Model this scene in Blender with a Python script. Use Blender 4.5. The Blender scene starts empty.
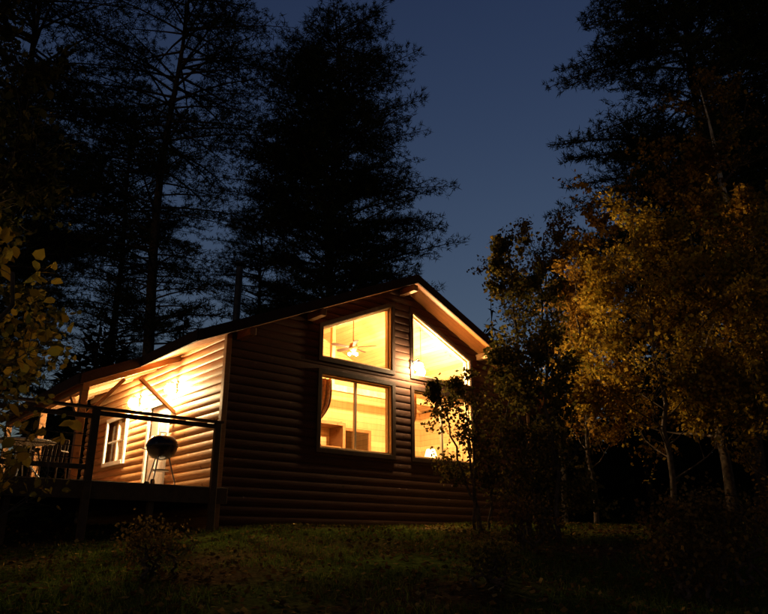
import bpy, math, random
import numpy as np
from mathutils import Vector, Matrix
random.seed(7)
rng = np.random.default_rng(7)
scene = bpy.context.scene
scene.view_settings.view_transform = 'Standard'
scene.view_settings.look = 'None'
scene.view_settings.exposure = 0

# ------------------------------------------------------------------ helpers
def link(o, parent=None):
    scene.collection.objects.link(o)
    if parent is not None:
        o.parent = parent
    return o

def empty(name, loc=(0, 0, 0), rot=0.0, parent=None):
    e = bpy.data.objects.new(name, None)
    e.location = loc
    e.rotation_euler = (0, 0, rot)
    e.empty_display_size = 0.2
    return link(e, parent)

def mesh_np(name, V, F, mat, parent=None, smooth=False):
    """V (N,3), F (M,k) uniform polygon size"""
    V = np.asarray(V, dtype=np.float32); F = np.asarray(F, dtype=np.int32)
    me = bpy.data.meshes.new(name)
    me.vertices.add(len(V)); me.vertices.foreach_set('co', V.ravel())
    M, k = F.shape
    me.loops.add(M * k); me.loops.foreach_set('vertex_index', F.ravel())
    me.polygons.add(M); me.polygons.foreach_set('loop_start', np.arange(0, M * k, k, dtype=np.int32))
    me.update(calc_edges=True)
    if smooth:
        me.polygons.foreach_set('use_smooth', np.ones(M, dtype=bool))
    me.materials.append(mat)
    o = bpy.data.objects.new(name, me)
    return link(o, parent)

class Part:
    def __init__(s): s.v = []; s.f = []
    def add(s, vs, fs):
        n = len(s.v); s.v += [tuple(v) for v in vs]; s.f += [tuple(i + n for i in f) for f in fs]
    def box(s, x0, x1, y0, y1, z0, z1):
        s.add([(x0,y0,z0),(x1,y0,z0),(x1,y1,z0),(x0,y1,z0),(x0,y0,z1),(x1,y0,z1),(x1,y1,z1),(x0,y1,z1)],
              [(0,3,2,1),(4,5,6,7),(0,1,5,4),(1,2,6,5),(2,3,7,6),(3,0,4,7)])
    def beam(s, a, b, w, h, up=(0,0,1)):
        a = Vector(a); b = Vector(b); d = (b-a).normalized(); up = Vector(up)
        r = d.cross(up).normalized(); u = r.cross(d).normalized()
        vs = []
        for p in (a, b):
            for (i, j) in ((-1,-1),(1,-1),(1,1),(-1,1)):
                vs.append(p + r*(i*w/2) + u*(j*h/2))
        s.add(vs, [(0,1,2,3),(7,6,5,4),(0,4,5,1),(1,5,6,2),(2,6,7,3),(3,7,4,0)])
    def tube(s, pts, r, n=10, r2=None):
        pts = [Vector(p) for p in pts]; m = len(pts); vs = []; fs = []
        for i, p in enumerate(pts):
            d = (pts[min(i+1, m-1)] - pts[max(i-1, 0)]).normalized()
            a = Vector((0,0,1)) if abs(d.z) < .9 else Vector((1,0,0))
            x = d.cross(a).normalized(); y = d.cross(x)
            rr = r if r2 is None else r + (r2-r)*i/(m-1)
            for k in range(n):
                t = 2*math.pi*k/n
                vs.append(p + x*math.cos(t)*rr + y*math.sin(t)*rr)
        for i in range(m-1):
            for k in range(n):
                fs.append((i*n+k, i*n+(k+1)%n, (i+1)*n+(k+1)%n, (i+1)*n+k))
        fs.append(tuple(range(n))[::-1]); fs.append(tuple(range((m-1)*n, m*n)))
        s.add(vs, fs)
    def lathe(s, prof, c=(0,0,0), n=28):
        vs = []; fs = []
        for (r, z) in prof:
            for k in range(n):
                t = 2*math.pi*k/n
                vs.append((c[0]+r*math.cos(t), c[1]+r*math.sin(t), c[2]+z))
        for i in range(len(prof)-1):
            for k in range(n):
                fs.append((i*n+k, i*n+(k+1)%n, (i+1)*n+(k+1)%n, (i+1)*n+k))
        s.add(vs, fs)
    def make(s, name, mat, parent=None, bevel=0, smooth=False, mats=None):
        me = bpy.data.meshes.new(name); me.from_pydata(s.v, [], s.f); me.update()
        me.materials.append(mat)
        if smooth:
            for p in me.polygons: p.use_smooth = True
        o = bpy.data.objects.new(name, me); link(o, parent)
        if bevel:
            b = o.modifiers.new('b', 'BEVEL'); b.width = bevel; b.segments = 2; b.limit_method = 'ANGLE'
        return o

# ------------------------------------------------------------------ materials
def newmat(name):
    m = bpy.data.materials.new(name); m.use_nodes = True
    nt = m.node_tree; nt.nodes.clear()
    out = nt.nodes.new('ShaderNodeOutputMaterial')
    return m, nt, out

def ramp(nt, fac, stops):
    r = nt.nodes.new('ShaderNodeValToRGB')
    el = r.color_ramp.elements
    while len(el) > 1: el.remove(el[0])
    el[0].position = stops[0][0]; el[0].color = (*stops[0][1], 1)
    for p, c in stops[1:]:
        e = el.new(p); e.color = (*c, 1)
    nt.links.new(fac, r.inputs['Fac'])
    return r.outputs['Color']

def simple(name, col, rough=.6, metal=0., noise=.15, scale=8., bump=0.):
    m, nt, out = newmat(name)
    b = nt.nodes.new('ShaderNodeBsdfPrincipled')
    b.inputs['Roughness'].default_value = rough; b.inputs['Metallic'].default_value = metal
    tc = nt.nodes.new('ShaderNodeTexCoord')
    n = nt.nodes.new('ShaderNodeTexNoise'); n.inputs['Scale'].default_value = scale; n.inputs['Detail'].default_value = 3
    nt.links.new(tc.outputs['Object'], n.inputs['Vector'])
    lo = tuple(c*(1-noise*1.5) for c in col); hi = tuple(min(1, c*(1+noise)) for c in col)
    nt.links.new(ramp(nt, n.outputs['Fac'], [(.3, lo), (.7, hi)]), b.inputs['Base Color'])
    if bump:
        bp = nt.nodes.new('ShaderNodeBump'); bp.inputs['Strength'].default_value = bump; bp.inputs['Distance'].default_value = .02
        nt.links.new(n.outputs['Fac'], bp.inputs['Height']); nt.links.new(bp.outputs['Normal'], b.inputs['Normal'])
    nt.links.new(b.outputs[0], out.inputs[0])
    return m

def wood(name, c1, c2, mapscale=(1,1,20), board=None, rough=.55, groove=.05):
    m, nt, out = newmat(name)
    b = nt.nodes.new('ShaderNodeBsdfPrincipled'); b.inputs['Roughness'].default_value = rough
    b.inputs['Specular IOR Level'].default_value = .2
    tc = nt.nodes.new('ShaderNodeTexCoord')
    mp = nt.nodes.new('ShaderNodeMapping'); mp.inputs['Scale'].default_value = mapscale
    nt.links.new(tc.outputs['Object'], mp.inputs['Vector'])
    n = nt.nodes.new('ShaderNodeTexNoise'); n.inputs['Scale'].default_value = 1.6; n.inputs['Detail'].default_value = 4
    n.inputs['Roughness'].default_value = .65
    nt.links.new(mp.outputs[0], n.inputs['Vector'])
    col = ramp(nt, n.outputs['Fac'], [(.28, c1), (.5, tuple((a+b_)/2 for a, b_ in zip(c1, c2))), (.72, c2)])
    res = col
    v = nt.nodes.new('ShaderNodeTexVoronoi'); v.inputs['Scale'].default_value = 2.3
    nt.links.new(tc.outputs['Object'], v.inputs['Vector'])
    kn = ramp(nt, v.outputs['Distance'], [(.03, (.35,.25,.18)), (.11, (1,1,1))])
    mx = nt.nodes.new('ShaderNodeMix'); mx.data_type = 'RGBA'; mx.blend_type = 'MULTIPLY'; mx.inputs[0].default_value = 1
    nt.links.new(col, mx.inputs[6]); nt.links.new(kn, mx.inputs[7])
    res = mx.outputs[2]
    if board:
        ax, wd = board
        sp = nt.nodes.new('ShaderNodeSeparateXYZ'); nt.links.new(tc.outputs['Object'], sp.inputs[0])
        dv = nt.nodes.new('ShaderNodeMath'); dv.operation = 'DIVIDE'; dv.inputs[1].default_value = wd
        nt.links.new(sp.outputs[ax], dv.inputs[0])
        fr = nt.nodes.new('ShaderNodeMath'); fr.operation = 'FRACT'; nt.links.new(dv.outputs[0], fr.inputs[0])
        fl = nt.nodes.new('ShaderNodeMath'); fl.operation = 'FLOOR'; nt.links.new(dv.outputs[0], fl.inputs[0])
        wn = nt.nodes.new('ShaderNodeTexWhiteNoise'); wn.noise_dimensions = '1D'; nt.links.new(fl.outputs[0], wn.inputs['W'])
        tone = ramp(nt, wn.outputs['Value'], [(0, (.66,.60,.52)), (1, (1,1,1))])
        gr = ramp(nt, fr.outputs[0], [(groove*.6, (.25,.2,.15)), (groove, (1,1,1))])
        for c in (tone, gr):
            m2 = nt.nodes.new('ShaderNodeMix'); m2.data_type = 'RGBA'; m2.blend_type = 'MULTIPLY'; m2.inputs[0].default_value = 1
            nt.links.new(res, m2.inputs[6]); nt.links.new(c, m2.inputs[7]); res = m2.outputs[2]
    nt.links.new(res, b.inputs['Base Color'])
    if not board:
        bp = nt.nodes.new('ShaderNodeBump'); bp.inputs['Strength'].default_value = .3; bp.inputs['Distance'].default_value = .01
        nt.links.new(n.outputs['Fac'], bp.inputs['Height']); nt.links.new(bp.outputs['Normal'], b.inputs['Normal'])
    nt.links.new(b.outputs[0], out.inputs[0])
    return m

def leafmat(name, stops, transl=.35, rough=.6):
    m, nt, out = newmat(name)
    g = nt.nodes.new('ShaderNodeNewGeometry')
    col = ramp(nt, g.outputs['Random Per Island'], stops)
    if transl == 0:
        d = nt.nodes.new('ShaderNodeBsdfDiffuse')
        nt.links.new(col, d.inputs['Color']); nt.links.new(d.outputs[0], out.inputs[0])
        return m
    tc = nt.nodes.new('ShaderNodeTexCoord')
    n = nt.nodes.new('ShaderNodeTexNoise'); n.inputs['Scale'].default_value = .9; n.inputs['Detail'].default_value = 1
    nt.links.new(tc.outputs['Object'], n.inputs['Vector'])
    tone = ramp(nt, n.outputs['Fac'], [(.35, (.55,.5,.5)), (.65, (1,1,1))])
    mx = nt.nodes.new('ShaderNodeMix'); mx.data_type = 'RGBA'; mx.blend_type = 'MULTIPLY'; mx.inputs[0].default_value = 1
    nt.links.new(col, mx.inputs[6]); nt.links.new(tone, mx.inputs[7])
    d = nt.nodes.new('ShaderNodeBsdfDiffuse')
    t = nt.nodes.new('ShaderNodeBsdfTranslucent')
    nt.links.new(mx.outputs[2], d.inputs['Color']); nt.links.new(mx.outputs[2], t.inputs['Color'])
    ms = nt.nodes.new('ShaderNodeMixShader'); ms.inputs[0].default_value = transl
    nt.links.new(d.outputs[0], ms.inputs[1]); nt.links.new(t.outputs[0], ms.inputs[2])
    nt.links.new(ms.outputs[0], out.inputs[0])
    return m

def emis(name, col, s):
    m, nt, out = newmat(name)
    e = nt.nodes.new('ShaderNodeEmission'); e.inputs[0].default_value = (*col, 1); e.inputs[1].default_value = s
    t = nt.nodes.new('ShaderNodeBsdfTransparent'); ms = nt.nodes.new('ShaderNodeMixShader'); ms.inputs[0].default_value = .12
    nt.links.new(t.outputs[0], ms.inputs[1]); nt.links.new(e.outputs[0], ms.inputs[2])
    nt.links.new(ms.outputs[0], out.inputs[0])
    m.cycles.emission_sampling = 'NONE'
    return m

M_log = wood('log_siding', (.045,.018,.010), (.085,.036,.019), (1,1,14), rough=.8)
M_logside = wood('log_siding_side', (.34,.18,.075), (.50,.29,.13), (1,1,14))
M_trim = wood('trim_wood', (.03,.014,.008), (.05,.025,.014), (6,6,6), rough=.8)
M_pine_wall = wood('pine_boards', (.60,.40,.19), (.74,.54,.28), (8,8,.8), board=(2,.18), rough=.45)
M_pine_ceil = wood('pine_ceiling', (.58,.37,.17), (.72,.51,.26), (14,.8,14), board=(0,.14), rough=.45)
M_floor = wood('floor_boards', (.30,.16,.07), (.42,.24,.11), (14,.8,14), board=(0,.12))
M_soffit = wood('soffit_boards', (.24,.085,.02), (.32,.125,.03), (1,14,14), board=(1,.15))
M_fascia = wood('fascia', (.20,.095,.035), (.29,.15,.06), (2,2,14))
M_shingle = simple('roof_shingles', (.045,.042,.04), .85, noise=.4, scale=14, bump=.5)
M_deck = wood('deck_boards', (.10,.07,.045), (.17,.12,.08), (14,.9,14), board=(1,.14), rough=.7)
M_rail = wood('deck_rail', (.07,.042,.024), (.12,.075,.042), (5,5,5), rough=.7)
M_white = simple('white_paint', (.75,.74,.70), .45, noise=.05)
M_cream = simple('vinyl_frame', (.55,.42,.26), .4, noise=.05)
M_black = simple('black_enamel', (.012,.012,.013), .25, noise=.2)
M_metal = simple('steel', (.4,.4,.42), .35, metal=1, noise=.15)
M_pipe = simple('stove_pipe_steel', (.06,.06,.065), .6, metal=.5, noise=.3)
M_curtain = simple('curtain_cloth', (.38,.16,.06), .9, noise=.3, scale=20)
M_bulb = emis('bulb_glass', (1,.86,.55), 900)
M_bark = simple('bark', (.075,.055,.04), .95, noise=.5, scale=10)
M_birch = simple('birch_bark', (.60,.50,.36), .8, noise=.45, scale=6)
M_needle = leafmat('pine_needles', [(0,(.018,.03,.014)),(.6,(.035,.055,.022)),(1,(.06,.07,.03))], 0)
M_farneedle = leafmat('far_needles', [(0,(.015,.024,.014)),(1,(.035,.045,.02))], 0)
M_yellow = leafmat('yellow_leaves', [(0,(.18,.12,.02)),(.35,(.44,.29,.035)),(.75,(.62,.42,.055)),(1,(.32,.31,.055))], .4)
M_orange = leafmat('orange_leaves', [(0,(.14,.08,.02)),(.5,(.38,.21,.035)),(1,(.52,.33,.05))], .4)
M_brown = leafmat('brown_leaves', [(0,(.07,.05,.02)),(.5,(.20,.13,.04)),(1,(.34,.22,.05))], .3)
M_olive = leafmat('olive_leaves', [(0,(.05,.055,.015)),(.5,(.12,.105,.025)),(1,(.26,.19,.04))], .4)
M_dgreen = leafmat('dark_leaves', [(0,(.03,.035,.012)),(.6,(.06,.065,.02)),(1,(.12,.10,.03))], .3)
M_litter = leafmat('leaf_litter_mat', [(0,(.07,.035,.015)),(.6,(.17,.10,.03)),(1,(.38,.26,.08))], .1)
M_grass = leafmat('grass_blades_mat', [(0,(.05,.085,.010)),(.6,(.11,.17,.022)),(1,(.22,.23,.05))], .3)

mg, nt, out = newmat('window_glass')
tr = nt.nodes.new('ShaderNodeBsdfTransparent'); gl = nt.nodes.new('ShaderNodeBsdfGlossy'); gl.inputs['Roughness'].default_value = .02
fx = nt.nodes.new('ShaderNodeMixShader'); fx.inputs[0].default_value = .05
nt.links.new(tr.outputs[0], fx.inputs[1]); nt.links.new(gl.outputs[0], fx.inputs[2]); nt.links.new(fx.outputs[0], out.inputs[0])
M_glass = mg

# ground material
M_ground, nt, out = newmat('ground_soil_grass')
b = nt.nodes.new('ShaderNodeBsdfDiffuse')
tc = nt.nodes.new('ShaderNodeTexCoord')
n1 = nt.nodes.new('ShaderNodeTexNoise'); n1.inputs['Scale'].default_value = .5; n1.inputs['Detail'].default_value = 3
n2 = nt.nodes.new('ShaderNodeTexNoise'); n2.inputs['Scale'].default_value = 18; n2.inputs['Detail'].default_value = 5
nt.links.new(tc.outputs['Object'], n1.inputs['Vector']); nt.links.new(tc.outputs['Object'], n2.inputs['Vector'])
ca = ramp(nt, n2.outputs['Fac'], [(.3,(.03,.022,.012)),(.7,(.11,.070,.030))])
cb = ramp(nt, n2.outputs['Fac'], [(.3,(.03,.045,.008)),(.7,(.10,.13,.025))])
fm = ramp(nt, n1.outputs['Fac'], [(.40,(0,0,0)),(.58,(1,1,1))])
mx = nt.nodes.new('ShaderNodeMix'); mx.data_type = 'RGBA'
nt.links.new(fm, mx.inputs[0]); nt.links.new(ca, mx.inputs[6]); nt.links.new(cb, mx.inputs[7])
nt.links.new(mx.outputs[2], b.inputs['Color'])
nt.links.new(b.outputs[0], out.inputs[0])

# ------------------------------------------------------------------ ground
def terrain(x, y):
    x = np.asarray(x, dtype=float); y = np.asarray(y, dtype=float)
    t = np.maximum(.14*y, -1.0)
    k = 6.0
    z = -np.log(np.exp(-k*np.minimum(t, 10)) + np.exp(-k*2.02))/k
    z = z + .035*np.sin(x*1.1+y*.7) + .03*np.sin(x*.53-y*1.3+1) + .012*np.sin(x*3.1+1)*np.sin(y*2.7)
    far = np.clip((np.hypot(x, y)-60)/200, 0, 1)
    return z + far*.6*np.sin(x*.03)
u = np.linspace(-1, 1, 260)
gx = 14*np.sinh(u*4.2)/np.sinh(4.2)*30; gy = 10 + 14*np.sinh(u*4.2)/np.sinh(4.2)*30
X, Y = np.meshgrid(gx, gy, indexing='ij'); Z = terrain(X, Y)
n = len(u); idx = np.arange(n*n).reshape(n, n)
F = np.stack([idx[:-1,:-1], idx[1:,:-1], idx[1:,1:], idx[:-1,1:]], -1).reshape(-1, 4)
mesh_np('ground', np.stack([X, Y, Z], -1).reshape(-1, 3), F, M_ground, smooth=True)

# ------------------------------------------------------------------ cabin
CX, CY, ROT = -3.235, 14.0, math.atan2(.647, .762)
def cabframe(name): return empty(name, (CX, CY, 0), ROT)
cabin = cabframe('log_cabin')
W, DEP = 9.66, 8.2; MID = 4.83; SL = .45
ZW = 7.94   # wall apex
ZB = 1.6; ZF = 2.65
def gl_(z): return max(0., MID-(ZW-z)/SL)
def gr_(z): return min(W, MID+(ZW-z)/SL)
HL = .185
def bul(z, amp=.036): 
    q = ((z-ZB)/HL) % 1.0
    return amp*math.sqrt(max(0, 1-(2*q-1)**2))
AMP = .036
def region(P, zmin, zmax, sL, sR, mapf, rib=True):
    zs = {round(zmin, 4), round(zmax, 4)}
    k = 0; step = HL/8 if rib else .2
    while ZB+k*step < zmax:
        z = ZB+k*step
        if z > zmin: zs.add(round(z, 4))
        k += 1
    zs = sorted(zs); vs = []; fs = []
    for z in zs:
        a, c = sL(z), sR(z); c = max(a, c); bb = bul(z, AMP) if rib else 0
        vs += [mapf(a, z, bb), mapf(c, z, bb)]
    for i in range(len(zs)-1):
        fs.append((2*i, 2*i+1, 2*i+3, 2*i+2))
    P.add(vs, fs)
WL0, WL1, WR0, WR1 = 2.36, 4.47, 5.19, 7.30
Z0, Z1, Z2, Z3 = 3.62, 5.30, 5.68, 6.40  # sill, lower head, upper sill, upper low side head
Z4 = Z3 + SL*(WL1-WL0)
cst = lambda v: (lambda z: v)
def front(P, mapf, rib):
    region(P, ZB if rib else ZF, Z0, cst(0), cst(W), mapf, rib)
    region(P, Z0, Z4, gl_, lambda z: WL0 if z < Z3 else WL0+(z-Z3)/SL, mapf, rib)
    region(P, Z0, Z4, lambda z: WR1 if z < Z3 else WR1-(z-Z3)/SL, gr_, mapf, rib)
    region(P, Z0, Z4, cst(WL1), cst(WR0), mapf, rib)
    region(P, Z4, ZW, gl_, gr_, mapf, rib)
    region(P, Z1, Z2, cst(WL0), cst(WL1), mapf, rib)
    region(P, Z1, Z2, cst(WR0), cst(WR1), mapf, rib)
AMP = .026
P = Part(); front(P, lambda s, z, b: (s, -b, z), True)
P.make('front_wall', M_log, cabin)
AMP = .036
P = Part(); front(P, lambda s, z, b: (s, .18, z), False); P.make('front_wall_lining', M_pine_wall, cabin)
# left side wall with door and window openings
ZE = 5.77
DT0, DT1, DZ = 2.55, 3.55, 4.70
ST0, ST1, SZ0, SZ1 = 5.05, 6.35, 3.63, 4.70
def side(P, mapf, rib):
    zb = ZB if rib else ZF
    region(P, zb, ZE, cst(0), cst(DT0), mapf, rib)
    region(P, zb, ZF, cst(DT0), cst(DT1), mapf, rib) if rib else None
    region(P, DZ, ZE, cst(DT0), cst(DT1), mapf, rib)
    region(P, zb, ZE, cst(DT1), cst(ST0), mapf, rib)
    region(P, zb, SZ0, cst(ST0), cst(ST1), mapf, rib)
    region(P, SZ1, ZE, cst(ST0), cst(ST1), mapf, rib)
    region(P, zb, ZE, cst(ST1), cst(DEP), mapf, rib)
P = Part(); side(P, lambda s, z, b: (-b, s, z), True); P.make('side_wall', M_logside, cabin)
P = Part(); side(P, lambda s, z, b: (.18, s, z), False); P.make('side_wall_lining', M_pine_wall, cabin)
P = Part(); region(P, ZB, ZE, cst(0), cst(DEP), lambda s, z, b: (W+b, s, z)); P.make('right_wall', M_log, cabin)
P = Part(); region(P, ZF, ZE, cst(0), cst(DEP), lambda s, z, b: (W-.18, s, z), False); P.make('right_wall_lining', M_pine_wall, cabin)
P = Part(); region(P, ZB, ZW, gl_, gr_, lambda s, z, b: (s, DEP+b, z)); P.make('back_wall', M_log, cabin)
P = Part(); region(P, ZF, ZW, gl_, gr_, lambda s, z, b: (s, DEP-.15, z), False); P.make('back_wall_lining', M_pine_wall, cabin)
# interior partition with doorway
PT = 4.3
P = Part()
region(P, ZF, 4.9, cst(.18), cst(6.3), lambda s, z, b: (s, PT, z), False)
region(P, ZF, 4.9, cst(7.25), cst(W-.18), lambda s, z, b: (s, PT, z), False)
region(P, 4.9, ZW, gl_, gr_, lambda s, z, b: (s, PT, z), False)
P.make('partition_wall', M_pine_wall, cabin)
P = Part(); P.box(.05, W-.05, .05, DEP-.05, ZF-.12, ZF); P.make('floor', M_floor, cabin)
P = Part()
P.box(6.2, 6.3, PT-.03, PT+.03, ZF, 5.0); P.box(7.25, 7.35, PT-.03, PT+.03, ZF, 5.0); P.box(6.3, 7.25, PT-.03, PT+.03, 4.9, 5.0)
P.box(4.85, 4.95, PT-.68, PT-.005, ZF, 5.0); P.box(5.75, 5.85, PT-.68, PT-.005, ZF, 5.0); P.box(4.95, 5.75, PT-.68, PT-.005, 4.9, 5.0)
P.box(4.95, 5.75, PT-.60, PT-.01, ZF, 4.3)
P.make('interior_cabinets', M_fascia, cabin, bevel=.01)
P = Part(); P.box(.2, W-.2, 2.9, 3.02, 5.72, 5.9); P.box(MID-.06, MID+.06, 2.905, 3.015, 5.9, 7.7)
P.make('tie_beam', M_pine_ceil, cabin, bevel=.008)
# corner boards
P = Part()
P.box(-.065, .05, -.065, -.045, ZB, ZE-.0); P.box(-.065, -.045, -.045, .05, ZB, ZE)
P.box(W-.05, W+.065, -.065, -.045, ZB, ZE-.05)
P.make('corner_boards', M_fascia, cabin, bevel=.004)
# window trims / jambs / frames / glass
T = Part(); J = Part(); Fm = Part(); G = Part()
def quadring(P, pts, wd, y0, y1):
    """frame of boards inward of polygon pts (s,z)"""
    c = Vector((sum(p[0] for p in pts)/len(pts), sum(p[1] for p in pts)/len(pts)))
    n = len(pts); inn = []
    for i in range(n):
        p0 = Vector(pts[i-1]); p1 = Vector(pts[i]); p2 = Vector(pts[(i+1) % n])
        def nrm(a, b_):
            d = (b_-a).normalized(); q = Vector((-d.y, d.x))
            return q if q.dot(c-a) > 0 else -q
        n1, n2 = nrm(p0, p1), nrm(p1, p2)
        k = wd/(1+n1.dot(n2)); inn.append(p1+(n1+n2)*k)
    vs = []
    for y in (y0, y1):
        for p in pts: vs.append((p[0], y, p[1]))
        for p in inn: vs.append((p.x, y, p.y))
    fs = []
    for i in range(n):
        j = (i+1) % n
        fs += [(i, j, n+j, n+i), (2*n+i, 3*n+i, 3*n+j, 2*n+j), (n+i, n+j, 3*n+j, 3*n+i), (i, 2*n+i, 2*n+j, j)]
    P.add(vs, fs)
def outset(pts, wd):
    c = Vector((sum(p[0] for p in pts)/len(pts), sum(p[1] for p in pts)/len(pts))); n = len(pts); res = []
    for i in range(n):
        p0 = Vector(pts[i-1]); p1 = Vector(pts[i]); p2 = Vector(pts[(i+1) % n])
        def nrm(a, b_):
            d = (b_-a).normalized(); q = Vector((-d.y, d.x))
            return q if q.dot(c-a) < 0 else -q
        n1, n2 = nrm(p0, p1), nrm(p1, p2)
        k = wd/(1+n1.dot(n2)); res.append(tuple(p1+(n1+n2)*k))
    return res
wins = [[(WL0,Z0),(WL1,Z0),(WL1,Z1),(WL0,Z1)], [(WR0,Z0),(WR1,Z0),(WR1,Z1),(WR0,Z1)],
        [(WL0,Z2),(WL1,Z2),(WL1,Z4),(WL0,Z3)], [(WR0,Z2),(WR1,Z2),(WR1,Z3),(WR0,Z4)]]
for k, w in enumerate(wins):
    quadring(T, outset(w, .10), .102, -.06, -.02)
    quadring(J, outset(w, .002), .03, -.03, .19)
    quadring(Fm, outset(w, -.028), .035, .05, .10)
    G.add([(p[0], .075, p[1]) for p in w], [(0,1,2,3)])
for a, c in ((WL0, WL1), (WR0, WR1)):
    m_ = (a+c)/2
    Fm.box(m_-.03, m_+.03, .045, .105, Z0+.06, Z1-.06)
T.make('window_trim', M_trim, cabin, bevel=.004); J.make('window_jambs', M_pine_ceil, cabin)
Fm.make('window_frames', M_cream, cabin); G.make('window_glass', M_glass, cabin)
# side window & door
Tm = Part(); G2 = Part()
Tm.box(-.09,-.04, ST0-.1, ST0, SZ0-.1, SZ1+.1); Tm.box(-.09,-.04, ST1, ST1+.1, SZ0-.1, SZ1+.1)
Tm.box(-.09,-.04, ST0, ST1, SZ1, SZ1+.1); Tm.box(-.10,-.04, ST0, ST1, SZ0-.1, SZ0)
Tm.box(-.02, .05, (ST0+ST1)/2-.025, (ST0+ST1)/2+.025, SZ0, SZ1); Tm.box(-.018,.048, ST0, ST1, 4.15, 4.19)
Tm.box(-.09,-.04, DT0-.1, DT0, ZF, DZ+.1); Tm.box(-.09,-.04, DT1, DT1+.1, ZF, DZ+.1); Tm.box(-.09,-.04, DT0, DT1, DZ, DZ+.1)
Tm.make('side_trim', M_white, cabin, bevel=.004)
G2.add([(.02, ST0, SZ0), (.02, ST1, SZ0), (.02, ST1, SZ1), (.02, ST0, SZ1)], [(0,1,2,3)])
G2.make('side_window_glass', M_glass, cabin)
D = Part()
D.box(-.01, .03, DT0, DT1, ZF, DZ)
for (a, c) in ((DT0+.12, DT0+.46), (DT0+.54, DT1-.12)):
    for (z0, z1) in ((ZF+.2, ZF+.85), (ZF+.98, ZF+1.88)):
        D.box(-.028, -.008, a, c, z0, z1)
D.make('entry_door', M_white, cabin, bevel=.006)
P = Part(); P.lathe([(0,-.03),(.03,-.02),(.035,0),(.03,.02),(0,.03)], (-.07, DT0+.08, ZF+.98), 12); P.make('door_knob', M_metal, cabin, smooth=True)

# roof
ZR = 8.13; TH = .18
def ztop(s): return ZR - SL*abs(s-MID)
FO = -.62; BK = DEP+.3; EV = .95; PV = 2.2; PT0 = 2.1
R = Part(); S = Part(); Fa = Part()
def slab(s0, s1, t0, t1):
    R.add([(s0,t0,ztop(s0)),(s1,t0,ztop(s1)),(s1,t1,ztop(s1)),(s0,t1,ztop(s0))], [(0,1,2,3)])
    S.add([(s0,t0,ztop(s0)-TH),(s1,t0,ztop(s1)-TH),(s1,t1,ztop(s1)-TH),(s0,t1,ztop(s0)-TH)], [(3,2,1,0)])
slab(-EV, MID, FO, PT0); slab(-EV, MID, PT0, BK); slab(-PV, -EV, PT0, BK); slab(MID, W+EV, FO, BK)
R.make('roof_shingles', M_shingle, cabin)
S.make('roof_soffit', M_soffit, cabin)
P = Part()
for (a, c) in ((.1, MID), (MID, W-.1)):
    P.add([(a,.17,ztop(a)-TH-.012),(c,.17,ztop(c)-TH-.012),(c,DEP-.1,ztop(c)-TH-.012),(a,DEP-.1,ztop(a)-TH-.012)], [(3,2,1,0)])
P.make('ceiling', M_pine_ceil, cabin)
def fas(a, b_, up=.11, h=.22, th=.035, off=(0,0,0)):
    a = Vector(a)+Vector(off); b_ = Vector(b_)+Vector(off)
    vs = []
    d = (b_-a); nrm = Vector((0,0,1)).cross(d).normalized()*th
    for p in (a, b_):
        for q in (Vector((0,0,0)), nrm):
            vs += [p+q+Vector((0,0,.015)), p+q+Vector((0,0,-h))]
    Fa.add(vs, [(0,1,5,4),(2,6,7,3),(0,4,6,2),(1,3,7,5),(0,2,3,1),(4,5,7,6)])
fas((-EV,FO,ztop(-EV)), (MID,FO,ZR), off=(0,-.036,0)); fas((MID,FO,ZR), (W+EV,FO,ztop(W+EV)), off=(0,-.036,0))
fas((-EV,PT0,ztop(-EV)), (-EV,FO,ztop(-EV)), off=(-.036,0,0)); fas((-PV,PT0,ztop(-PV)), (-EV-.04,PT0,ztop(-EV-.04)), off=(0,-.036,0))
fas((-PV,BK,ztop(-PV)), (-PV,PT0,ztop(-PV)), off=(-.036,0,0)); fas((W+EV,FO,ztop(W+EV)), (W+EV,BK,ztop(W+EV)), off=(.036,0,0))
Fa.make('fascia_boards', M_trim, cabin)
P = Part()
for s in (0.25, 2.0, MID, W-2.0, W-.25):
    z = ztop(s)-TH-.10 - (.02 if s != MID else 0.04)
    P.box(s-.07, s+.07, FO+.05, -.0, z-.09, z+.07)
P.make('purlins', M_fascia, cabin, bevel=.006)
# porch beam, posts, braces, rafters
P = Part()
zb_ = ztop(-PV+.15)-TH-.09
P.box(-PV+.08, -PV+.22, PT0+.05, BK-.1, zb_-.12, zb_+.06)
for t in (PT0+.15, 5.1, BK-.2):
    P.box(-PV+.08, -PV+.22, t-.07, t+.07, 2.63, zb_-.12)
P.beam((-PV+.15, PT0+.22, zb_-.75), (-PV+.15, PT0+.95, zb_-.1), .08, .08)
P.beam((-PV+.22, PT0+.15, zb_-.65), (-PV+.95, PT0+.15, zb_+.25), .08, .08)
P.beam((-.02, PT0+.15, zb_-.35), (-.9, PT0+.15, zb_+.32), .08, .08)
P.beam((-PV+.1, PT0+.15, ztop(-PV+.1)-TH-.08), (0, PT0+.15, ztop(0)-TH-.08), .09, .13)
for t in (3.6, 5.1, 6.6, 8.0):
    P.beam((-PV+.1, t, ztop(-PV+.1)-TH-.07), (0, t, ztop(0)-TH-.07), .05, .11)
P.make('porch_timbers', M_fascia, cabin, bevel=.006)
# stove pipe
P = Part(); P.tube([(2.25,4,6.6),(2.25,4,9.1)], .10, 16); P.lathe([(.10,0),(.17,.03),(.17,.06),(.0,.16)], (2.25,4,9.15), 16)
P.lathe([(.2,0),(.12,.12)], (2.25,4,6.95), 16)
P.make('stove_pipe', M_pipe, cabin)
P = Part(); P.box(.1, W-.1, .1, DEP-.1, 1.3, 2.0); P.make('foundation', simple('concrete', (.3,.29,.27), .9), cabin)

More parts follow.
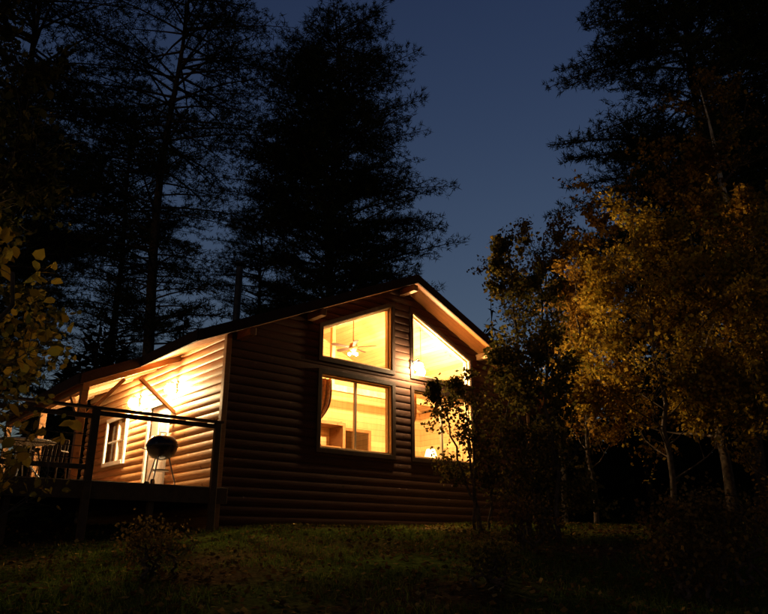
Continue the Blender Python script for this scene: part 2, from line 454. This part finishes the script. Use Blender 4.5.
# curtains
def curtain(name, s0, s1, parent, tie=True, flip=False):
    V = []; Fs = []; nu, nv = 60, 24
    for j in range(nv+1):
        v = j/nv; z = Z1-.02 - v*(Z1-Z0+.3)
        pinch = 1 - .62*math.exp(-((v-.62)/.22)**2) if tie else 1
        for i in range(nu+1):
            uu = i/nu
            s = s0+(s1-s0)*uu*pinch
            V.append((s, .30+.035*math.sin(uu*34+.6*math.sin(v*5))*(.4+.6*pinch), z))
    for j in range(nv):
        for i in range(nu):
            a = j*(nu+1)+i; Fs.append((a, a+1, a+nu+2, a+nu+1))
    return mesh_np(name, V, Fs, M_curtain, parent, smooth=True)
curtain('curtain', WL0-.12, WL0+.55, cabin)
curtain('curtain_c', WR0-.08, WR0+.42, cabin)

# ------------------------------------------------------------------ lamps
WARM = (1, .63, .27)
def plight(name, loc, power, parent, col=WARM, r=.05):
    l = bpy.data.lights.new(name, 'POINT'); l.energy = power; l.color = col; l.shadow_soft_size = r
    o = bpy.data.objects.new(name, l); o.location = loc; return link(o, parent)
def sph(P, c, r, n=16):
    P.lathe([(max(1e-4, r*math.sin(math.pi*i/10)), -r*math.cos(math.pi*i/10)) for i in range(11)], c, n)
# pendant globe near window
pl = cabframe('pendant_lamp'); px, py, pz = 6.2, .75, 6.05
P = Part(); P.tube([(px,py,pz+.2),(px,py,ztop(px)-TH)], .008, 6); P.lathe([(.02,.2),(.045,.18),(.06,.14),(.06,.10)], (px,py,pz), 16)
P.make('cord_and_socket', M_black, pl)
P = Part(); sph(P, (px,py,pz), .12); P.make('globe', M_bulb, pl, smooth=True)
plight('pendant_light', (px, py, pz), 1900, pl, r=.07)
# outdoor wall lamp on the centre post between the windows
yl = cabframe('wall_lamp'); ys, yt, yz = 5.13, -.30, 5.84
P = Part(); P.box(ys-.06, ys+.06, -.075, -.03, yz-.02, yz+.20); P.tube([(ys,-.07,yz+.14),(ys,yt+.02,yz+.20),(ys,yt,yz+.14)], .014, 8)
P.lathe([(.012,.17),(.075,.12),(.078,.085)], (ys,yt,yz), 16)
P.make('bracket', M_black, yl)
P = Part(); sph(P, (ys,yt,yz), .12); P.make('globe', M_bulb, yl, smooth=True)
plight('wall_lamp_light', (ys, yt, yz), 360, yl, (1,.68,.32), .06)
# ceiling fan
cf = cabframe('ceiling_fan'); fx_, fy_, fz_ = 4.83, 2.0, 6.75
P = Part(); P.tube([(fx_,fy_,fz_+.1),(fx_,fy_,ZR-TH)], .015, 8); P.lathe([(.02,.16),(.10,.12),(.12,.02),(.09,-.06),(.04,-.10),(0.001,-.11)], (fx_,fy_,fz_), 20)
P.make('motor', M_fascia, cf, smooth=True)
P = Part()
for k in range(5):
    a = k*2*math.pi/5+.4; c, s_ = math.cos(a), math.sin(a)
    def q(r, w_, dz): return (fx_+r*c-w_*s_, fy_+r*s_+w_*c, fz_+dz)
    P.add([q(.14,-.04,.0),q(.62,-.07,.02),q(.66,.0,.03),q(.62,.07,.05),q(.14,.04,.03),
           q(.14,-.04,.012),q(.62,-.07,.032),q(.66,.0,.042),q(.62,.07,.062),q(.14,.04,.042)],
          [(4,3,2,1,0),(5,6,7,8,9),(0,1,6,5),(1,2,7,6),(2,3,8,7),(3,4,9,8)])
P.make('blades', M_trim, cf)
P = Part()
for k in range(3):
    a = k*2*math.pi/3; sph(P, (fx_+.11*math.cos(a), fy_+.11*math.sin(a), fz_-.16), .045)
P.make('bulbs', M_bulb, cf, smooth=True)
plight('fan_light', (fx_, fy_, fz_-.45), 260, cf, r=.1)
# table lamp lower right
tl = cabframe('table_lamp'); lx, ly = 6.7, .95
P = Part(); P.lathe([(.09,0),(.09,.02),(.03,.05),(.06,.18),(.03,.32),(.012,.36),(.012,.5)], (lx,ly,3.42), 20); P.make('base', M_metal, tl, smooth=True)
P = Part(); P.lathe([(.19,.36),(.11,.62)], (lx,ly,3.42), 24); P.make('shade', leafmat('shade_cloth', [(0,(.8,.65,.4)),(1,(.8,.65,.4))], .6), tl, smooth=True)
plight('table_light', (lx, ly, 3.92), 90, tl)
# dining table + chairs
dt = cabframe('dining_table')
P = Part(); P.box(5.9,7.5,.6,1.5,3.37,3.41)
for a in (6.0,7.4):
    for c in (.7,1.4): P.box(a-.035,a+.035,c-.035,c+.035,ZF,3.37)
P.make('table_top', M_fascia, dt, bevel=.005)
def wchair(x, y, k):
    ch = empty('dining_chair', (0,0,0)); ch.location = (CX+x*.762-y*.647, CY+x*.647+y*.762, ZF); ch.rotation_euler = (0,0,ROT+k)
    P = Part(); P.box(-.22,.22,-.22,.22,.44,.48)
    for a in (-.19,.19):
        P.box(a-.02,a+.02,-.21,-.17,0,.44); P.box(a-.02,a+.02,.17,.21,0,1.12)
    for z in (.65,.85,1.05): P.box(-.17,.17,.18,.20,z-.04,z+.04)
    P.make('frame', M_fascia, ch, bevel=.005)
wchair(6.0, 1.9, 0); wchair(7.7, 1.8, -.5); wchair(3.6, 1.6, .6)
plight('back_room_light', (3.2, 6.6, 4.9), 250, cabin)

# porch lanterns
def lantern(t, z, pw):
    L = empty('porch_lantern', (CX-t*.647, CY+t*.762, 0), ROT)
    P = Part(); P.box(-.09,-.055,-.05,.05,z-.08,z+.14); P.tube([(-.07,0,z+.12),(-.2,0,z+.18),(-.2,0,z+.12)], .012, 8)
    P.lathe([(.01,.15),(.085,.105),(.07,.10)], (-.2,0,z), 12)
    P.make('bracket', M_black, L)
    P = Part(); sph(P, (-.2,0,z-.01), .12); P.make('globe', M_bulb, L, smooth=True)
    plight('lantern_light', (-.2,0,z-.01), pw, L, (1,.68,.31), .06)
lantern(2.25, 4.95, 620); lantern(4.4, 4.95, 700)

# ------------------------------------------------------------------ deck
deck = cabframe('wooden_deck')
P = Part(); ZD = 2.62
P.box(-4.9, -.01, -.55, 9.0, ZD-.045, ZD)
P.make('deck_boards', M_deck, deck)
P = Part()
P.box(-4.9, -.09, -.59, -.552, ZD-.30, ZD-.01)
P.box(-4.94, -4.902, -.59, 9.0, ZD-.30, ZD-.01)
for s in (-.42, -2.68, -4.8):
    P.box(s-.06, s+.06, -.68, -.592, 1.2, 3.78)
for s in (-1.5, -3.8): P.box(s-.05, s+.05, -.5, -.4, 1.2, ZD-.05)
for t in (1.4, 3.4, 5.4): P.box(-4.99, -4.942, t-.05, t+.05, 1.4, 3.7)
P.make('posts', M_rail, deck, bevel=.006)
P = Part()
P.box(-4.86, -.32, -.70, -.56, 3.785, 3.825)
P.box(-4.74, -2.74, -.655, -.617, 3.62, 3.70); P.box(-2.62, -.48, -.655, -.617, 3.68, 3.76)
P.box(-4.74, -2.74, -.655, -.617, 2.78, 2.86)
P.box(-5.02, -4.90, -.5, 5.5, 3.705, 3.745)
P.make('rails', M_rail, deck, bevel=.004)
P = Part()
for z in (2.95, 3.15, 3.35): P.tube([(-4.74,-.635,z),(-2.74,-.635,z)], .008, 6)
P.make('rail_cables', M_black, deck)

# kettle grill
def toworld(s, t): return (CX+s*.762-t*.647, CY+s*.647+t*.762)
gx_, gy_ = toworld(-1.05, .35)
gr = empty('kettle_grill', (gx_, gy_, ZD))
P = Part()
bowl = [(.04,.52),(.16,.55),(.24,.62),(.285,.72),(.29,.76)]
lid = [(.30,.765),(.30,.79),(.275,.87),(.21,.945),(.12,.985),(.001,1.0)]
P.lathe(bowl, n=32); P.lathe(lid, n=32); P.make('bowl_and_lid', M_black, gr, smooth=True)
P = Part()
for k in range(3):
    a = k*2*math.pi/3+.5; c, s_ = math.cos(a), math.sin(a)
    P.tube([(.15*c,.15*s_,.57),(.33*c,.33*s_,.05 if k else .0)], .013, 8)
P.tube([(-.06,0,1.0),(-.06,0,1.05),(.06,0,1.05),(.06,0,1.0)], .012, 8)
P.lathe([(.001,.30),(.16,.31),(.17,.335)], n=20)
P.tube([(-.29,-.05,.72),(-.38,-.05,.74),(-.38,.05,.74),(-.29,.05,.72)], .01, 8)
P.make('legs_and_handles', M_metal, gr)
P = Part()
for k in (1, 2):
    a = k*2*math.pi/3+.5; c, s_ = math.cos(a), math.sin(a)
    P.tube([(.33*c-.02*s_,.33*s_+.02*c,.07),(.33*c+.02*s_,.33*s_-.02*c,.07)], .07, 16)
P.make('wheels', M_black, gr)
# patio table
px_, py_ = toworld(-3.35, .9)
pt = empty('patio_table', (px_, py_, ZD))
P = Part(); P.lathe([(.001,.70),(.50,.70),(.52,.715),(.50,.73),(.001,.73)], n=36); P.make('table_top', M_white, pt)
P = Part()
for k in range(4):
    a = k*math.pi/2+.3; P.tube([(.12*math.cos(a),.12*math.sin(a),.70),(.10*math.cos(a),.10*math.sin(a),.35),(.40*math.cos(a),.40*math.sin(a),0)], .016, 8)
P.make('legs', M_white, pt)
def patio_chair(s, t, rot):
    x, y = toworld(s, t); ch = empty('patio_chair', (x, y, ZD), rot)
    P = Part()
    P.box(-.24,.24,-.23,.22,.40,.43)
    for a in (-1, 1):
        P.tube([(a*.25,-.26,0),(a*.24,-.22,.42),(a*.26,-.20,.64),(a*.27,.18,.66),(a*.24,.26,.44),(a*.25,.34,0)], .018, 8)
        P.tube([(a*.23,.22,.42),(a*.21,.34,.90)], .018, 8)
    P.tube([(-.21,.34,.90),(0,.36,.95),(.21,.34,.90)], .018, 8)
    for k in range(5):
        xx = -.15+.075*k; P.beam((xx,.235,.44),(xx,.345,.91),.045,.012,up=(0,1,0))
    P.make('frame', M_rail, ch)
patio_chair(-2.75, 1.5, ROT-.6); patio_chair(-4.1, 1.3, ROT+.5)

# ------------------------------------------------------------------ vegetation
def leaf_mesh(name, C, L, Wd, mat, parent, rg, down=.0, axis=None, shape='leaf', flat=False):
    n = len(C); a = rg.normal(size=(n,3))
    if axis is not None: a = a*.7 + axis
    a[:,2] -= down
    if flat: a[:,2] *= .15
    a /= np.linalg.norm(a, axis=1, keepdims=True)+1e-9
    b_ = rg.normal(size=(n,3))
    if flat: b_[:,2] *= .25
    b_ -= a*np.sum(a*b_, 1, keepdims=True); b_ /= np.linalg.norm(b_, axis=1, keepdims=True)+1e-9
    L = (L*rg.uniform(.6,1.25,n))[:,None]; w_ = Wd*L
    nn = np.cross(a, b_)
    if shape == 'tri':
        V = np.stack([C-b_*w_*.5, C+b_*w_*.5, C+a*L], 1); k = 3
    elif shape == 'leaf':
        V = np.stack([C, C+a*L*.45+b_*w_, C+a*L, C+a*L*.45-b_*w_], 1); k = 4
    else:
        V = np.stack([C, C+a*L*.25+b_*w_*.8+nn*L*.04, C+a*L*.6+b_*w_*.8+nn*L*.03, C+a*L-nn*L*.08, C+a*L*.6-b_*w_*.8+nn*L*.03, C+a*L*.25-b_*w_*.8+nn*L*.04], 1); k = 6
    return mesh_np(name, V.reshape(-1,3), np.arange(n*k).reshape(n,k), mat, parent)

def seg_mesh(name, P0, P1, R0, R1, mat, parent, ns=5):
    P0 = np.asarray(P0); P1 = np.asarray(P1); R0 = np.asarray(R0)[:,None]; R1 = np.asarray(R1)[:,None]
    d = P1-P0; d /= np.linalg.norm(d, axis=1, keepdims=True)+1e-9
    ref = np.where(np.abs(d[:,2:3]) < .9, np.array([[0,0,1.]]), np.array([[1.,0,0]]))
    x = np.cross(d, ref); x /= np.linalg.norm(x, axis=1, keepdims=True)+1e-9; y = np.cross(d, x)
    n = len(P0); V = np.zeros((n, 2*ns, 3))
    for k in range(ns):
        t = 2*math.pi*k/ns
        o = x*math.cos(t)+y*math.sin(t)
        V[:,k] = P0+o*R0; V[:,ns+k] = P1+o*R1
    base = (np.arange(n)*2*ns)[:,None,None]
    f = np.array([[k,(k+1)%ns,ns+(k+1)%ns,ns+k] for k in range(ns)])[None]
    return mesh_np(name, V.reshape(-1,3), (base+f).reshape(-1,4), mat, parent, smooth=True)

def conifer(name, loc, H, c0, Rf, nb, seed, rise=.15, droop=.12, K=12, nl=.26, nw=.14, tr=.28, lean=0, gap=.25, sub=.24, mat=None, tuftstep=.22, instance=None):
    rg = np.random.default_rng(seed)
    root = empty(name, (loc[0], loc[1], float(terrain(loc[0], loc[1]))-.1))
    if instance is not None:
        for c in instance.children:
            o = bpy.data.objects.new(c.name.split('.')[0], c.data); link(o, root)
        root.rotation_euler = (0,0,rg.uniform(1, 5)); root.scale = (H,H,H)
        return root
    P0=[];P1=[];R0=[];R1=[]
    m = 16; prev = np.array([0,0,0.])
    for i in range(m):
        z = H*(i+1)/m; p = np.array([lean*z+.15*math.sin(z*.35), .12*math.sin(z*.27+1), z])
        P0.append(prev); P1.append(p); R0.append(tr*(1-i/m)+.02); R1.append(tr*(1-(i+1)/m)+.02); prev = p
    tufts = []; axes = []
    ph = rg.uniform(0, 6, 6)
    for i in range(nb):
        h = c0+(H-c0)*(i+rg.uniform(0,1))/nb
        az = rg.uniform(0, 2*math.pi)
        g = math.sin(az*2+h*.9+ph[0])*math.sin(az*1+h*.5+ph[1])+.6*math.sin(az*3-h*1.7+ph[2])
        L = Rf(h)*rg.uniform(.72,1.1)*(1+.18*g)
        if g < -1+gap: continue
        if L < .2: continue
        out = np.array([math.cos(az), math.sin(az), 0.]); side_ = np.array([-out[1], out[0], 0.])
        rs = rise*rg.uniform(.3,1.6); base = np.array([lean*h+.15*math.sin(h*.35), .12*math.sin(h*.27+1), h])
        bend = rg.uniform(-.15,.15)
        def pt_(t): return base+out*L*t+side_*bend*L*t*t+np.array([0,0,rs*L*t-droop*L*t*t*(1.0)])
        tt = np.linspace(0,1,5); 
        for j in range(4):
            P0.append(pt_(tt[j])); P1.append(pt_(tt[j+1])); r = .010*L+.004; R0.append(r*(1-tt[j])+.008); R1.append(r*(1-tt[j+1])+.008)
        ns = max(3, int(L/sub))
        for j in range(ns):
            t = .22+.78*(j+rg.uniform(0,1))/ns
            p = pt_(min(t,1)); sg = 1 if (j%2) else -1
            ls = (.42*L*(1-t)+.35)*rg.uniform(.5,1.1)
            d = out*rg.uniform(.4,.9)+side_*sg*rg.uniform(.5,1)+np.array([0,0,rg.uniform(-.1,.3)])
            d /= np.linalg.norm(d)
            P0.append(p); P1.append(p+d*ls); R0.append(.010); R1.append(.005)
            k = max(2, int(ls/tuftstep)); q = (np.arange(k)+rg.uniform(.2,1,k))/k
            tufts.append(p+d*ls*q[:,None]+rg.normal(0,.04,(k,3))); axes.append(np.repeat(d[None],k,0))
    T_ = np.concatenate(tufts); A_ = np.concatenate(axes)
    C_ = np.repeat(T_, K, 0)+rg.normal(0,.05,(len(T_)*K,3)); A2 = np.repeat(A_, K, 0); A2[:,2] += .25
    leaf_mesh('needles', C_, nl, nw, mat or M_needle, root, rg, axis=A2*.6, shape='tri')
    seg_mesh('trunk_and_limbs', P0, P1, R0, R1, M_bark, root)
    return root

def lerpR(pts):
    xs = [p[0] for p in pts]; ys = [p[1] for p in pts]
    return lambda h: float(np.interp(h, xs, ys))
pineA = conifer('pine_tree', (-9.2, 26), 28, 7, lerpR([(0,2.5),(9,3.0),(14,4.2),(20,4.8),(25,3.6),(28,.6)]), 240, 11, rise=.25, droop=.18, K=11, gap=.5, sub=.30, nw=.14, nl=.24)
pineB = conifer('pine_tree', (-2.4, 30), 26, 6, lerpR([(0,3),(6,4.2),(13,5.2),(18,4.8),(21.5,4.0),(24,3.2),(25.4,2.0),(26,1.0)]), 400, 12, rise=.4, droop=.15, K=11, gap=.1, nw=.15, nl=.24)
pineC = conifer('spruce_tree', (13.6, 26), 31, 6, lerpR([(0,5),(10,6.2),(17,6.6),(20,5.8),(25,3.6),(31,.3)]), 340, 13, rise=.12, droop=.22, K=12, gap=.45, nw=.16, nl=.25)
conifer('pine_tree', (-14.5, 24), 1.0, 0, None, 0, 21, instance=pineA)
conifer('pine_tree', (-19, 32), .85, 0, None, 0, 22, instance=pineB)
conifer('pine_tree', (-6.8, 36), .70, 0, None, 0, 23, instance=pineA)
conifer('pine_tree', (-13.5, 33), .85, 0, None, 0, 26, instance=pineA)
conifer('spruce_tree', (20, 30), .95, 0, None, 0, 24, instance=pineC)
conifer('pine_tree', (-24, 26), .9, 0, None, 0, 25, instance=pineC)

# distant treeline
rg = np.random.default_rng(5)
C_ = []; A_ = []; P0=[];P1=[];R0=[];R1=[]
for i in range(95):
    if i < 60: x = rg.uniform(-60, 70); y = rg.uniform(42, 60)
    elif i < 80: x = rg.uniform(5, 16); y = rg.uniform(27, 38)
    else: x = rg.uniform(-22,-9); y = rg.uniform(30, 42)
    H = rg.uniform(9, 15) if i < 60 else rg.uniform(6, 10.5)
    z0 = 1.9; Rr = H*rg.uniform(.16,.24)
    P0.append((x,y,z0)); P1.append((x,y,z0+H)); R0.append(.18); R1.append(.02)
    m = int(1100)
    h = 1-np.sqrt(rg.uniform(0,1,m)); az = rg.uniform(0,2*np.pi,m)
    h = np.floor(h*26+rg.uniform(-.2,.2,m))/26
    r = Rr*(1-h)*np.sqrt(rg.uniform(.05,1,m))*(1+.25*np.sin(az*3+i+h*9))
    C_.append(np.stack([x+r*np.cos(az), y+r*np.sin(az), z0+.6+h*(H-.6)-r*.25], -1))
    A_.append(np.stack([np.cos(az), np.sin(az), np.full(m,-.2)], -1))
far = empty('distant_trees')
leaf_mesh('needles', np.concatenate(C_), .7, .35, M_farneedle, far, rg, axis=np.concatenate(A_)*1.2, shape='tri')
seg_mesh('trunks', P0, P1, R0, R1, M_bark, far)

def broadleaf(name, loc, H, spread, seed, lmat, nleaf, lsize=.085, bark=None, trunk_r=.09, lean=(0,0), first=.25, levels=3, nlimb=14, upw=.5, dens=None, shape='leaf', multi=1, lw=.38):
    rg = np.random.default_rng(seed)
    root = empty(name, (loc[0], loc[1], float(terrain(loc[0], loc[1]))-.05))
    P0=[];P1=[];R0=[];R1=[]; tw = []; TP = []
    def limb(p, d, L, r, lev):
        n_ = 5 if lev < 2 else 4; pts = [p]; dd = d.copy()
        for i in range(n_):
            dd = dd+rg.normal(0,.16,3)+np.array([0,0,.06 if lev else 0]); dd /= np.linalg.norm(dd)
            q = pts[-1]+dd*L/n_
            P0.append(pts[-1]); P1.append(q); R0.append(r*(1-i/n_*.75)); R1.append(r*(1-(i+1)/n_*.75)); pts.append(q)
            if lev >= levels-1: tw.append((pts[-2], q))
        if lev < levels:
            nc = [0, 6, 5, 4][lev] if lev else 0
            for k in range(nc):
                f = rg.uniform(.3,1); j = min(int(f*n_), n_-1); pp = pts[j]+(pts[j+1]-pts[j])*(f*n_-j if f < 1 else 1)
                v = rg.normal(0,1,3); v -= dd*v.dot(dd); v /= np.linalg.norm(v)
                nd = dd*.7+v*.8+np.array([0,0,.1]); nd /= np.linalg.norm(nd)
                limb(pp, nd, L*rg.uniform(.4,.62), r*.5, lev+1)
        return pts
    for mm in range(multi):
        off = rg.normal(0,.12 if multi > 1 else 0,3); off[2] = 0
        ln = np.array([lean[0]+(rg.normal(0,.15) if multi > 1 else 0), lean[1]+(rg.normal(0,.15) if multi > 1 else 0)])
        p = off; n_ = 12; tp = [p]
        for i in range(n_):
            q = np.array([off[0]+ln[0]*H*((i+1)/n_)+rg.normal(0,.04), off[1]+ln[1]*H*((i+1)/n_)+rg.normal(0,.04), H*.93*(i+1)/n_])
            TP.append((tp[-1], q, trunk_r*(1-i/n_)+.012, trunk_r*(1-(i+1)/n_)+.012)); tp.append(q)
        for k in range(nlimb):
            f = first+(1-first)*(k+rg.uniform(0,1))/nlimb
            f = min(f, .99); j = int(f*n_); pp = tp[j]+(tp[j+1]-tp[j])*(f*n_-j)
            az = k*2.4+rg.uniform(-.5,.5)
            L = spread*(1-.55*((f-first)/(1-first))**1.5)*rg.uniform(.65,1.1)
            d = np.array([math.cos(az), math.sin(az), upw+f*.4]); d /= np.linalg.norm(d)
            limb(pp, d, L, trunk_r*.38*(1-f*.6), 1)
    A0 = np.array([a for a, _ in tw]); A1 = np.array([b2 for _, b2 in tw])
    wgt = (.25+np.maximum(0, np.sin(A1[:,0]*2.1+seed)+np.sin(A1[:,1]*2.3)+np.sin(A1[:,2]*2.6)))
    wgt /= wgt.sum()
    ii = rg.choice(len(A0), nleaf, p=wgt)
    C2 = A0[ii]+(A1[ii]-A0[ii])*rg.uniform(0,1,(nleaf,1))+rg.normal(0,.06,(nleaf,3))
    leaf_mesh('leaves', C2, lsize, lw, lmat, root, rg, down=.35, shape=shape)
    seg_mesh('limbs', P0, P1, R0, R1, M_bark, root, ns=5)
    seg_mesh('trunk', [t[0] for t in TP], [t[1] for t in TP], [t[2] for t in TP], [t[3] for t in TP], bark or M_bark, root, ns=9)
    return root
# right autumn trees
broadleaf('aspen_tree', (6.0, 14.9), 6.8, 2.6, 31, M_yellow, 28000, .10, M_bark, .06, nlimb=22, first=.16)
broadleaf('aspen_tree', (8.4, 15.0), 6.6, 2.6, 32, M_yellow, 26000, .10, M_bark, .06, nlimb=22, first=.08)
broadleaf('aspen_tree', (4.7, 16.2), 6.6, 1.5, 44, M_orange, 9000, .10, M_bark, .05, nlimb=18, first=.2)
broadleaf('maple_tree', (8.6, 18.0), 10.0, 3.8, 33, M_orange, 26000, .13, M_bark, .13, nlimb=22, first=.2)
broadleaf('birch_tree', (11.0, 19), 14.5, 2.4, 34, M_orange, 3000, .11, M_birch, .26, lean=(-.06,0), nlimb=12, first=.5)
broadleaf('maple_tree', (5.2, 21.0), 10.0, 2.6, 38, M_orange, 9000, .11, M_bark, .09, nlimb=16, first=.3)
# young trees and shrubs by the right window
broadleaf('young_tree', (2.65, 13.4), 6.2, 1.2, 35, M_olive, 4600, .10, M_bark, .04, nlimb=20, first=.08, upw=.8)
broadleaf('young_tree', (3.0, 12.6), 5.0, 1.0, 39, M_olive, 3600, .09, M_bark, .035, nlimb=18, first=.2, upw=.8)
broadleaf('shrub', (1.95, 14.1), 3.0, .9, 36, M_olive, 3600, .085, M_bark, .02, nlimb=7, first=.1, multi=4, upw=.8)
broadleaf('shrub', (2.7, 12.7), 2.0, .8, 37, M_olive, 3200, .08, M_bark, .02, nlimb=7, first=.1, multi=4, upw=.8)
# foreground right shrubs and weeds
broadleaf('shrub', (4.0, 8.6), .9, .7, 41, M_brown, 2600, .06, M_bark, .012, nlimb=6, first=.05, multi=6, upw=.7)
broadleaf('shrub', (5.6, 9.4), 1.0, .8, 42, M_brown, 3000, .06, M_bark, .012, nlimb=6, first=.05, multi=6, upw=.7)
broadleaf('shrub', (2.2, 11.0), .7, .5, 43, M_brown, 900, .06, M_bark, .010, nlimb=5, first=.05, multi=5, upw=.7)
broadleaf('shrub', (3.0, 7.6), .6, .5, 45, M_brown, 1400, .055, M_bark, .010, nlimb=5, first=.05, multi=6, upw=.7)
broadleaf('shrub', (1.2, 8.2), .4, .45, 46, M_olive, 700, .05, M_bark, .008, nlimb=5, first=.05, multi=5, upw=.6)
broadleaf('shrub', (-2.6, 8.6), .45, .5, 47, M_brown, 900, .05, M_bark, .008, nlimb=5, first=.05, multi=6, upw=.6)
# left side: saplings with big leaves and a leafy tree overhead
broadleaf('sapling', (-2.85, 4.4), 2.9, .95, 51, M_yellow, 260, .10, M_bark, .02, nlimb=10, first=.35, upw=.2, shape='big', multi=2, lw=.4)
broadleaf('sapling', (-5.0, 8.4), 3.9, 1.3, 52, M_olive, 1500, .11, M_bark, .025, nlimb=12, first=.3, upw=.2, shape='big', multi=2, lw=.4)
broadleaf('shrub', (-6.4, 10.6), 1.8, .9, 53, M_olive, 2200, .09, M_bark, .02, nlimb=6, first=.1, multi=5, upw=.7)
broadleaf('young_tree', (-8.8, 13.2), 6.0, 1.6, 54, M_olive, 5000, .11, M_bark, .05, nlimb=16, first=.15)
broadleaf('maple_tree', (-6.6, 8.2), 9.5, 2.4, 55, M_dgreen, 7000, .12, M_bark, .10, nlimb=16, first=.4, upw=.3, shape='big')

# grass and litter
rg = np.random.default_rng(9)
def inside_cabin(x, y):
    dx, dy = x-CX, y-CY; s = dx*.762+dy*.647; t = -dx*.647+dy*.762
    return (s > -.1) & (s < W+.1) & (t > -.1) & (t < DEP+.1)
n = 190000
y = 4+17*rg.uniform(0,1,n)**1.1; x = rg.uniform(-.75,.75,n)*y
cl = np.sin(x*2.3+y)+np.sin(y*3.1-x*1.3)+.9*np.sin(x*.7-1.)*np.sin(y*.9)+rg.normal(0,.5,n)
k_ = (cl > -.35) & ~inside_cabin(x, y); x, y = x[k_], y[k_]
C_ = np.stack([x, y, terrain(x, y)-.01], -1)
leaf_mesh('grass', C_, .10, .10, M_grass, None, rg, axis=np.array([[0,0,1.3]]), shape='tri')
n = 24000
y = 3.5+18*rg.uniform(0,1,n); x = rg.uniform(-.75,.75,n)*y
k_ = ~inside_cabin(x, y); x, y = x[k_], y[k_]
C_ = np.stack([x, y, terrain(x, y)+rg.uniform(.01,.05,len(x))], -1)
leaf_mesh('fallen_leaves', C_, .075, .4, M_litter, None, rg, flat=True)

# ------------------------------------------------------------------ world, sun, camera
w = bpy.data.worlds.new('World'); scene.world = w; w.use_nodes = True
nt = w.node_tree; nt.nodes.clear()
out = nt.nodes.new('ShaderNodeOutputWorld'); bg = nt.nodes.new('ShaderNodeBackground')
sky = nt.nodes.new('ShaderNodeTexSky'); sky.sky_type = 'NISHITA'; sky.sun_disc = False
sky.sun_elevation = math.radians(4); sky.sun_rotation = math.radians(200)
mx = nt.nodes.new('ShaderNodeMix'); mx.data_type = 'RGBA'; mx.blend_type = 'MULTIPLY'; mx.inputs[0].default_value = 1
tc = nt.nodes.new('ShaderNodeTexCoord'); sp = nt.nodes.new('ShaderNodeSeparateXYZ'); nt.links.new(tc.outputs['Generated'], sp.inputs[0])
tint = ramp(nt, sp.outputs[2], [(0,(.58,.60,.76)),(.45,(.50,.55,.84)),(.8,(.36,.42,.82))])
# invented sky gradient: dimmed behind the camera to keep the front wall dark
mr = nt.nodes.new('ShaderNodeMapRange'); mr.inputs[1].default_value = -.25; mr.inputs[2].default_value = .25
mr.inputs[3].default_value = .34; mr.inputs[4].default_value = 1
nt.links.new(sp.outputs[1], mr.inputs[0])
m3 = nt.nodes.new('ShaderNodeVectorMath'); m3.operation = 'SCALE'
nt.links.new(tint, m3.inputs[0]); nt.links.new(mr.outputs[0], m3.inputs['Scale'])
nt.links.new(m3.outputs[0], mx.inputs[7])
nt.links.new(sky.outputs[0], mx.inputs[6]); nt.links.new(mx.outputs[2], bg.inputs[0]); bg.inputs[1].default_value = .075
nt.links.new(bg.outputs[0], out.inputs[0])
sl = bpy.data.lights.new('moonlight', 'SUN'); sl.energy = .008; sl.angle = math.radians(.5); sl.color = (.8,.88,1)
so = bpy.data.objects.new('moonlight', sl); link(so); so.rotation_euler = (math.radians(60), 0, math.radians(-30))

cam = bpy.data.cameras.new('camera'); co = bpy.data.objects.new('camera', cam); link(co)
co.location = (0, 0, 1.6); co.rotation_euler = (math.radians(90+18.8), 0, 0)
cam.sensor_width = 36; cam.lens = 32.8; cam.clip_end = 2000; cam.clip_start = .05
scene.camera = co
